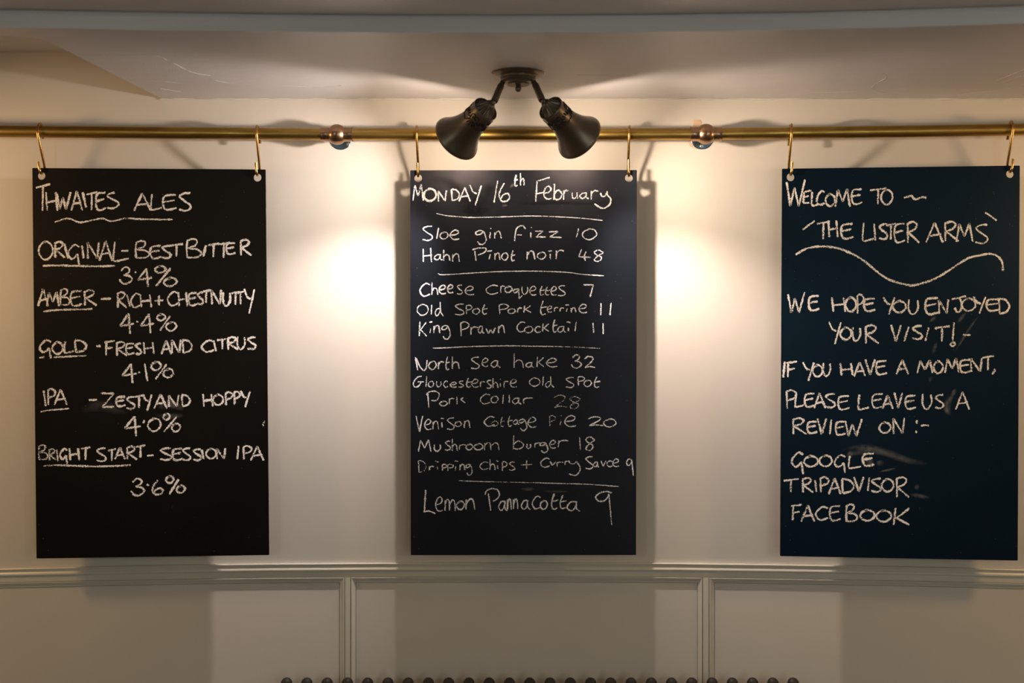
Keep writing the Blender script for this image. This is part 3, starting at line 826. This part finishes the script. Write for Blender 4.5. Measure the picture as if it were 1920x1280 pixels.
TM('white chalk line reading Pork Collar 28, the number rubbed faint', 3.1, (*G_, "=335,770 352,990; @318,805 340,765 440,745 510,790 470,880 385,885; o 515 895 630 965; r 655 850 735 940; I 772 825 778 940; =870,840 830,870; =830,870 900,920; C 1120 790 1270 935; o 1285 820 1390 920; / 1460 800 1470 935; =1558,800 1560,915; a 1600 840 1740 940; =1770,860 1775,940; @1770,875 1810,850 1910,848"), (*H_, "2 545 805 755 990*; 8 780 825 950 1005*"))
TM('white chalk line reading Venison Cottage pie 20, partly rubbed faint', 3.1, (*I_, "V 160 315 260 555; e 285 365 390 520; n 410 395 500 515; =530,350 580,357; =548,410 552,490; S 620 340 735 520; o 745 400 840 475; n 880 385 970 495; C 1180 325 1340 470; o 1290 395 1390 470*; t 1420 330 1490 475*; t 1530 315 1610 470; a 1615 370 1710 445; g 1705 365 1820 535"), (*J_, "e 155 335 285 485; P 475 310 575 470*; . 650 305 662 316*; / 635 390 655 455*; e 705 310 880 475; 2 1065 330 1290 465; 0 1295 360 1480 480"))
TM('white chalk line reading Mushroom burger 18', 3.1, (*I_, "M 195 670 385 850; U 430 740 530 845; s 590 690 680 830; h 700 660 780 840; r 805 745 905 820; o 910 740 1010 825; o 1030 735 1165 825; m 1180 710 1405 830; b 1610 610 1775 815; U 1820 735 1880 805"), (*J_, "U 140 735 205 805; r 255 720 355 790; g 335 715 455 865; e 480 680 580 800; r 605 680 765 785; I 935 635 945 830; 8 1020 630 1160 830"))
TM('white chalk line reading Dripping chips + Curry Sauce 9', 3.0, (*I_, "D 195 980 310 1165*; r 355 1070 430 1130; =450,990 500,1010; I 478 1070 482 1115*; p 550 1040 620 1135; p 630 1040 720 1140; =740,990 790,1000; / 750 1070 756 1135*; n 815 1040 895 1130; g 905 1040 1000 1205; C 1115 1005 1240 1120; h 1265 965 1350 1125; =1365,985 1395,1000; I 1382 1060 1388 1110; p 1450 1000 1525 1140; s 1550 1005 1645 1130; + 1735 980 1905 1110"), (*J_, "C 345 950 485 1085; v 490 995 580 1060; r 590 1005 690 1075; r 710 990 790 1050; y 765 990 940 1205; S 1015 920 1135 1110; a 1140 1000 1225 1085; v 1255 990 1330 1075; c 1335 990 1430 1075; e 1430 960 1525 1075; 9 1640 960 1740 1210"))
RM((*K_, "@800,405 1000,415 1350,425; @1330,425 1600,430 1910,437*"), (*L_, "@230,435 500,445 900,455 1200,470 1530,495"))
TM('white chalk line reading Lemon Pannacotta 9', 3.6, (*K_, "=305,545 285,875; @275,880 330,862 390,872 450,902; e 450 650 560 865; m 590 680 750 860; o 770 715 885 840; n 905 680 1045 840; =1245,595 1280,855; @1195,620 1220,560 1300,525 1380,545 1412,610 1385,670 1315,715; a 1395 700 1530 860; n 1530 680 1590 840; n 1620 680 1690 830"), (*L_, "a 55 690 195 840; C 220 640 350 830; o 345 705 450 835; t 495 600 615 835; t 625 625 740 825; a 740 705 940 865; @1418,590 1340,568 1240,590 1175,650 1210,705 1290,715 1350,660 1372,605; =1372,600 1415,1070"))
smudge(bM, BD, [([(976, 916), (990, 917), (1004, 915)], 3, .35), ([(1018, 920), (1040, 921), (1066, 921)], 2.5, .25), ([(958, 345), (963, 350)], 6, .3), ([(940, 385), (952, 385)], 2.5, .3)])

smudge(bM, BD, [([(812, 334), (835, 340), (862, 352), (884, 362)], 9, .75), ([(852, 372), (880, 378), (905, 380), (930, 376)], 22, .8), ([(868, 392), (895, 397), (920, 396)], 9, .8), ([(955, 378), (1000, 382), (1040, 379), (1100, 382), (1140, 378)], 5, .6), ([(905, 352), (925, 362)], 12, .6)],
       M_WIPED, 'wiped_patch', 'dark matt patch wiped with a cloth')

# ---- right board
C4 = [(1466.8, 316.2), (1912.2, 310.2), (1908.2, 1050.6), (1463.2, 1042.2)]
bR = tag(empty('chalkboard', px(1686, 1046, BD)), 'blue-black chalkboard welcoming guests and asking for reviews, hung at the right end', 'chalkboard', 'chalkboards hanging from the brass rail')
board_panel('board_panel', C4, [(1482.5, 332), (1894, 326.2)], M_BOARD['welcome'], bR, BD)
P_, Q_, R_, S_, T2, U2, V_, W_, X_, Y_ = (1460, 330), (1680, 330), (1460, 440), (1680, 440), (1460, 580), (1680, 580), (1460, 700), (1680, 700), (1460, 840), (1600, 840)
TR = lambda lab, *ch: chalk('chalk_lettering', lab, bR, BD, 4.5, M_CHALK, *ch)
TR('white chalk line reading WELCOME TO and a squiggle', (*P_, "W 120 50 395 455; =490,214 384,240; =382,240 370,405; =370,407 458,400; =376,322 452,296; =502,236 490,428; @490,428 525,446 560,438 592,416; @690,242 640,228 590,290 570,370 590,415 640,428 690,405; O 705 265 845 450; M 850 190 1070 460; E 1085 190 1255 420; T 1370 180 1615 420; O 1535 200 1710 425"), (*Q_, "@120,325 180,308 235,295 265,335 310,345 400,315 455,328"))
TR('white chalk line between quote ticks under the greeting', (*P_, "=360,805 540,670; T 575 680 770 945; H 745 665 885 915; E 925 710 1120 940; L 1255 700 1430 975; I 1430 715 1452 965; S 1500 715 1635 945; T 1610 710 1760 950; E 1725 705 1895 995"), (*Q_, "R 155 685 350 1000; A 450 700 705 995; R 715 685 940 975; M 905 705 1150 985; S 1180 720 1380 1010; =1340,545 1510,665"))
chalk('chalk_underline', 'long chalk wave drawn under the heading', bR, BD, 5.0, M_CHALK, (*R_, "@255,300 310,265 400,215 480,192 560,178 660,175 750,180 900,205 1100,285 1250,370 1400,490 1550,610 1700,690 1900,745 2010,760 2160,725 2360,650 2560,530 2710,430 2860,345 3010,310 3160,285 3260,310 3320,355 3350,410 3362,480 3365,540"))
TR('white chalk line reading WE HOPE YOU ENJOYED', (*R_, "W 140 860 390 1170; E 440 910 610 1135; H 800 940 1000 1155; O 1000 935 1165 1150; P 1170 895 1275 1180; E 1270 950 1450 1145; Y 1570 935 1740 1195; O 1715 990 1910 1165"), (*S_, "U 180 970 340 1190; E 425 940 640 1190; N 640 970 785 1185; J 835 920 1050 1160; O 985 950 1195 1140; Y 1160 925 1345 1180; E 1345 960 1560 1140; D 1540 950 1700 1190"))
TR('white chalk line reading YOUR VISIT! and a dash', (*T2, "Y 755 185 935 520; O 925 270 1095 450; U 1105 265 1230 470; R 1285 235 1500 510; V 1685 230 1835 480"), (*U2, "/ 125 260 190 480; S 235 240 395 445; / 440 270 490 470; T 580 250 805 480; / 850 195 870 465; o 820 495 885 550; - 1000 375 1120 388"))
TR('white chalk line reading IF YOU HAVE A MOMENT', (*T2, "/ 68 780 92 1020; F 110 780 275 1015; Y 365 790 530 1070; O 510 830 660 1005; U 665 800 780 995; H 925 805 1110 990; A 1130 790 1300 1005; V 1300 745 1445 980; E 1450 765 1625 975"), (*U2, "A 5 755 185 970; M 320 760 550 955; O 565 775 705 955; M 735 730 945 950; E 950 750 1120 945; N 1120 730 1290 935; T 1295 695 1470 910; @1470,890 1480,920 1440,970"))
TR('white chalk line reading PLEASE LEAVE US A', (*V_, "P 105 250 265 525; L 245 310 375 500; E 380 295 545 500; A 530 290 700 520; S 690 300 850 510; E 880 330 1065 540; L 1190 315 1355 540; E 1390 300 1570 515; A 1555 325 1715 530; V 1735 285 1855 520"), (*W_, "E 130 325 300 530; U 390 305 540 530; S 580 315 715 520; A 895 275 1100 540"))
TR('white chalk line reading REVIEW ON with a colon and dash', (*V_, "R 195 670 420 910; E 420 715 580 895; V 580 675 715 910; / 768 690 790 910; E 845 715 1005 920; W 1000 680 1250 940; O 1510 730 1680 890; N 1715 665 1885 905"), (*W_, "=315,700 307,752; =290,865 315,885; @375,790 420,775 495,780"))
TR('white chalk line naming the first of three review sites', (*X_, "G 195 65 370 390; O 380 115 590 275; O 610 105 800 270; G 835 105 1000 370; L 1045 115 1235 300; E 1250 75 1435 265"))
TR('white chalk line naming the second of three review sites', (*X_, "T 75 460 300 660; R 345 445 520 665; I 545 480 570 655; P 615 435 750 660; A 750 450 930 690; D 945 455 1125 680; V 1130 430 1275 655; / 1337 440 1360 640; S 1380 450 1540 655; O 1545 460 1725 650"), (*Y_, "R 630 435 835 735"))
TR('white chalk line naming the last of three review sites', (*X_, "F 185 845 345 1080; A 340 855 535 1100; C 550 880 740 1075; E 755 860 930 1085; B 1005 840 1180 1100; O 1225 925 1440 1085; O 1465 930 1690 1100"), (*Y_, "K 605 895 840 1150"))
smudge(bR, BD, [([(1575, 845), (1600, 839), (1630, 840), (1665, 850), (1700, 862), (1740, 870)], 7, .22), ([(1580, 858), (1605, 848), (1640, 846), (1680, 855)], 6, .16), ([(1588, 851), (1600, 850)], 6, .3),
                ([(1648, 884), (1665, 881), (1681, 877)], 2.5, .35), ([(1648, 862), (1652, 874)], 7, .22), ([(1790, 735), (1778, 752), (1776, 768), (1782, 778)], 7, .32), ([(1785, 742), (1792, 728)], 4, .3),
                ([(1756, 592), (1742, 604)], 3, .25), ([(1812, 584), (1795, 606)], 4, .25), ([(1836, 590), (1815, 620), (1790, 660)], 3, .25), ([(1757, 640), (1748, 665)], 4, .2), ([(1749, 705), (1742, 716)], 4, .25),
                ([(1705, 926), (1722, 929), (1745, 933)], 4, .22), ([(1714, 911), (1724, 914)], 6, .25), ([(1622, 866), (1640, 868)], 8, .25)])

# ------------------------------------------------------------------ twin spotlight on the beam's underside
PD = 197.0
plate_c = px(971.5, 139, PD); plate_c.z = EYE + CEIL_Z * K
lamp = tag(empty('ceiling_spotlight', plate_c), 'dark bronze twin spotlight with two bell shades, fixed to the ceiling above the middle board', 'spotlight')
DOWN = Vector((0, 0, -1))
bm = bmesh.new()
add_lathe(bm, plate_c, DOWN, [(r * K, h * K) for r, h in ((0, 0), (45, 0), (45, 1.2), (43, 2.6), (36, 4), (31, 4.6))], 56)
obj('ceiling_plate', bm, M_BRONZE, lamp, smooth=35)
bm = bmesh.new()
add_lathe(bm, plate_c, DOWN, [(r * K, h * K) for r, h in ((31, 3.5), (31.5, 5), (30.5, 6), (30.5, 9), (29.5, 10), (30, 12), (28.5, 14.5), (25, 16.5), (20, 17.5), (18.5, 19.5), (9, 20.5), (0, 20.8))], 56)
obj('canopy', bm, M_BRONZE, lamp, smooth=35)
bm = bmesh.new()
add_lathe(bm, plate_c, DOWN, [(r * K, h * K) for r, h in ((0, 19), (5.5, 20.5), (4, 21.5), (5.2, 24), (5.6, 26), (4.6, 29), (2.5, 31), (0, 31.5))], 28)
obj('finial', bm, M_BRONZE, lamp, smooth=60)

def lamp_head(side):
    # side -1 left, +1 right; measured on the left head and its mirror
    mx = lambda x: x if side < 0 else 2 * 971.5 - x
    dy = 0.0 if side < 0 else -2.0
    j0 = px(mx(943), 153 + dy * .3, PD + 4); j1 = px(mx(939.5), 160 + dy * .5, PD + 8); j2 = px(mx(926.5), 190 + dy, PD + 32); j3 = px(mx(921), 194 + dy, PD + 39)
    bm = bmesh.new(); add_tube(bm, [j0, j0.lerp(j1, .5), j1 + (j2 - j1) * .12], 4.4 * K, 20)
    arm = obj('arm', bm, M_BRONZE, lamp, smooth=50)
    bm = bmesh.new()
    t = (j2 - j1).normalized(); ln = (j2 - j1).length
    add_lathe(bm, j1, t, [(0, 0), (5.0 * K, 0), (5.8 * K, .8 * K), (5.8 * K, ln - .8 * K), (5.2 * K, ln), (0, ln)], 28)
    obj('sleeve', bm, M_BRONZE, arm, smooth=40)
    bm = bmesh.new()
    bmesh.ops.create_uvsphere(bm, u_segments=20, v_segments=12, radius=5.2 * K)
    for v in bm.verts: v.co += j2.lerp(j3, .55)
    obj('swivel', bm, M_BRONZE, arm, smooth=180)
    # shade axis: outwards, down, towards the wall
    ax = Vector((side * 0.60, 0.655, -0.455)).normalized()
    c0 = j3
    prof_o = [(19.6, 15), (21.6, 14.2), (22.4, 15.5), (22.0, 17.5), (22.0, 26), (21.8, 36), (22.2, 45), (23.4, 54), (25.4, 63), (28.2, 72), (31.6, 80), (35.2, 87), (38.6, 92.5), (41.2, 96.5), (42.6, 99.5), (42.9, 101.5)]
    prof_i = [(42.2, 102.0), (41.6, 100.0), (40.0, 96.5), (37.4, 92.5), (34.0, 87), (30.4, 80), (27.0, 72), (24.2, 63), (22.2, 54), (21.0, 45), (20.6, 36), (20.6, 20), (19.6, 15)]
    bm = bmesh.new()
    add_lathe(bm, c0, ax, [(r * K, h * K) for r, h in prof_o + prof_i], 64)
    bmesh.ops.remove_doubles(bm, verts=bm.verts, dist=1e-6)
    shade = obj('shade', bm, M_BRONZE, lamp, smooth=40)
    # fluted trumpet-shaped cap that holds the shade
    bm = bmesh.new()
    capp = [(0, -1), (6.2, -1), (7.4, 0.5), (8.2, 2.5), (9.4, 5), (11.4, 8.5), (14.2, 12), (17.2, 15), (20.3, 17.6), (20.6, 19.5), (0, 19.5)]
    def fl(i, a): return (0.11 * min(1.0, max(0, (i - 1) / 5)) if 1 < i < 9 else (0.02 if i == 9 else 0)) * math.cos(14 * a)
    add_lathe(bm, c0, ax, [(r * K, h * K) for r, h in capp], 168, fl)
    obj('fluted_cap', bm, M_BRONZE, shade, smooth=60)
    # palmette and scroll relief round the straight part of the shade
    u, v = frame_of(ax)
    def rad(h):
        for (r0, h0), (r1, h1) in zip(prof_o[3:], prof_o[4:]):
            if h <= h1: return r0 + (r1 - r0) * (h - h0) / (h1 - h0)
        return 42
    def on(s, h, lift=0.25):
        """s along the girth, h along the axis (units)"""
        r = rad(h) + lift; a = s / 22.0
        return c0 + ax * (h * K) + (u * math.cos(a) + v * math.sin(a)) * r * K
    bm = bmesh.new()
    girth = 2 * math.pi * 22.0
    for q in range(4):
        s0 = q * girth / 4 + 5
        # fan of petals pointing to the cap
        for k in range(-2, 3):
            an = k * 0.48
            P2 = [(s0 + math.sin(an) * r, 40 - math.cos(an) * r) for r in (4.5, 7.5, 10.5, 13 - abs(k) * .6)]
            add_tube(bm, [on(*p) for p in P2], [K * .45, K * 1.15, K * 1.35, K * .55], 8)
        # fan of petals pointing to the rim
        for k in range(-2, 3):
            an = k * 0.42
            P2 = [(s0 + girth / 8 + math.sin(an) * r, 33 + math.cos(an) * r) for r in (4, 8, 12, 15.5 - abs(k) * .9)]
            add_tube(bm, [on(*p) for p in P2], [K * .45, K * 1.0, K * 1.25, K * .5], 8)
        # arching band and scrolls
        for sg in (-1, 1):
            P2 = [(s0 + sg * x, y) for x, y in ((0.5, 45), (5, 46), (9.5, 42), (10.5, 35), (9.5, 28), (12, 24), (16, 25), (17, 29), (14.5, 31), (13, 29))]
            sp = spline([(a_, b_) for a_, b_ in P2], 5)
            add_tube(bm, [on(p.x, p.y) for p in sp], K * 0.85, 6)
    orn = obj('scroll_relief', bm, M_ORN, shade, smooth=60)
    orn['label'] = 'blackened palmette and scroll relief'
    # bulb
    bm = bmesh.new()
    add_lathe(bm, c0, ax, [(r * K, h * K) for r, h in ((0, 22), (9, 22), (9, 40), (14, 60), (19, 76), (20, 82), (18, 85), (0, 86))], 36)
    bulb = obj('bulb', bm, M_BULB, shade, smooth=50)
    bulb['label'] = 'lit reflector bulb'
    # the light it gives: a wide spill and the reflector's beam
    src = c0 + ax * (96 * K)
    def light(nm, typ, rgb):
        d = bpy.data.lights.new(nm, typ)
        d.energy, d.color = power_color(rgb)
        d.shadow_soft_size = 9 * K
        o = bpy.data.objects.new(nm, d); COL.objects.link(o)
        o.parent = lamp
        o.location = src - world_loc(lamp)
        return o
    light('bulb_spill', 'POINT', SPILL)
    for nm, rgb, ang, aim in (('bulb_beam', (BEAM_L, BEAM_R), BEAM_ANGLE, (BEAM_L_AIM, BEAM_R_AIM)), ('bulb_throw', (FAR_L, FAR_R), FAR_ANGLE, (FAR_L_AIM, FAR_R_AIM))):
        k = 0 if side < 0 else 1
        o = light(nm, 'SPOT', rgb[k])
        o.data.spot_size = math.radians(ang); o.data.spot_blend = 1.0
        o.rotation_euler = (px(*aim[k], 0) - src).to_track_quat('-Z', 'Y').to_euler()
lamp_head(-1)
lamp_head(1)

# ------------------------------------------------------------------ column radiator along the foot of the picture
rad_top = px(1000, 1270.0, 46)
radiator = tag(empty('column_radiator', Vector((px(1012, 1270, 36).x, -36 * K, 0))), 'dark column radiator standing against the panelled wall, only its rounded tops in view', 'radiator')
def section_bm(xc):
    bm = bmesh.new()
    r = 10.4 * K
    zt = rad_top.z; zb = 0.16
    def capsule(p, q, rr, n=8):
        t = (q - p).normalized()
        pts, rs = [], []
        for k in range(n + 1):
            a = math.pi / 2 * k / n
            pts.append(p - t * rr * math.cos(a)); rs.append(max(rr * math.sin(a), 1e-5))
        for k in range(n, -1, -1):
            a = math.pi / 2 * k / n
            pts.append(q + t * rr * math.cos(a)); rs.append(max(rr * math.sin(a), 1e-5))
        add_tube(bm, pts, rs, 20)
    for dd, dz in ((46, 0), (26, 24 * K)):
        capsule(Vector((xc, -dd * K, zb)), Vector((xc, -dd * K, zt - r - dz)), r)
    for z in (zt - r * 1.02 - 24 * K, zb):
        capsule(Vector((xc, -46 * K, z)), Vector((xc, -26 * K, z)), r * 0.98)
    # hub tubes linking to the next section
    for z in (zt - 42 * K, zb + 30 * K):
        capsule(Vector((xc - 17 * K, -36 * K, z)), Vector((xc + 17 * K, -36 * K, z)), r * .8)
    return bm
first = None
for k in range(26):
    xc = px(537.3 + 38.0 * k, 1270, 46).x
    if first is None:
        first = obj('radiator_section', section_bm(xc), M_RAD, radiator, smooth=70)
        x_first = xc
    else:
        o = first.copy(); COL.objects.link(o); o.parent = radiator
        o.location = (xc - x_first, 0, 0)
for k in (1, 24):
    xc = px(537.3 + 38.0 * k, 1270, 46).x
    bm = bmesh.new()
    add_lathe(bm, Vector((xc, -36 * K, 0)), Vector((0, 0, 1)), [(0, 0), (16 * K, 0), (14 * K, .02), (9 * K, .06), (8 * K, .165), (0, .165)], 20)
    obj('foot', bm, M_RAD, radiator, smooth=40)
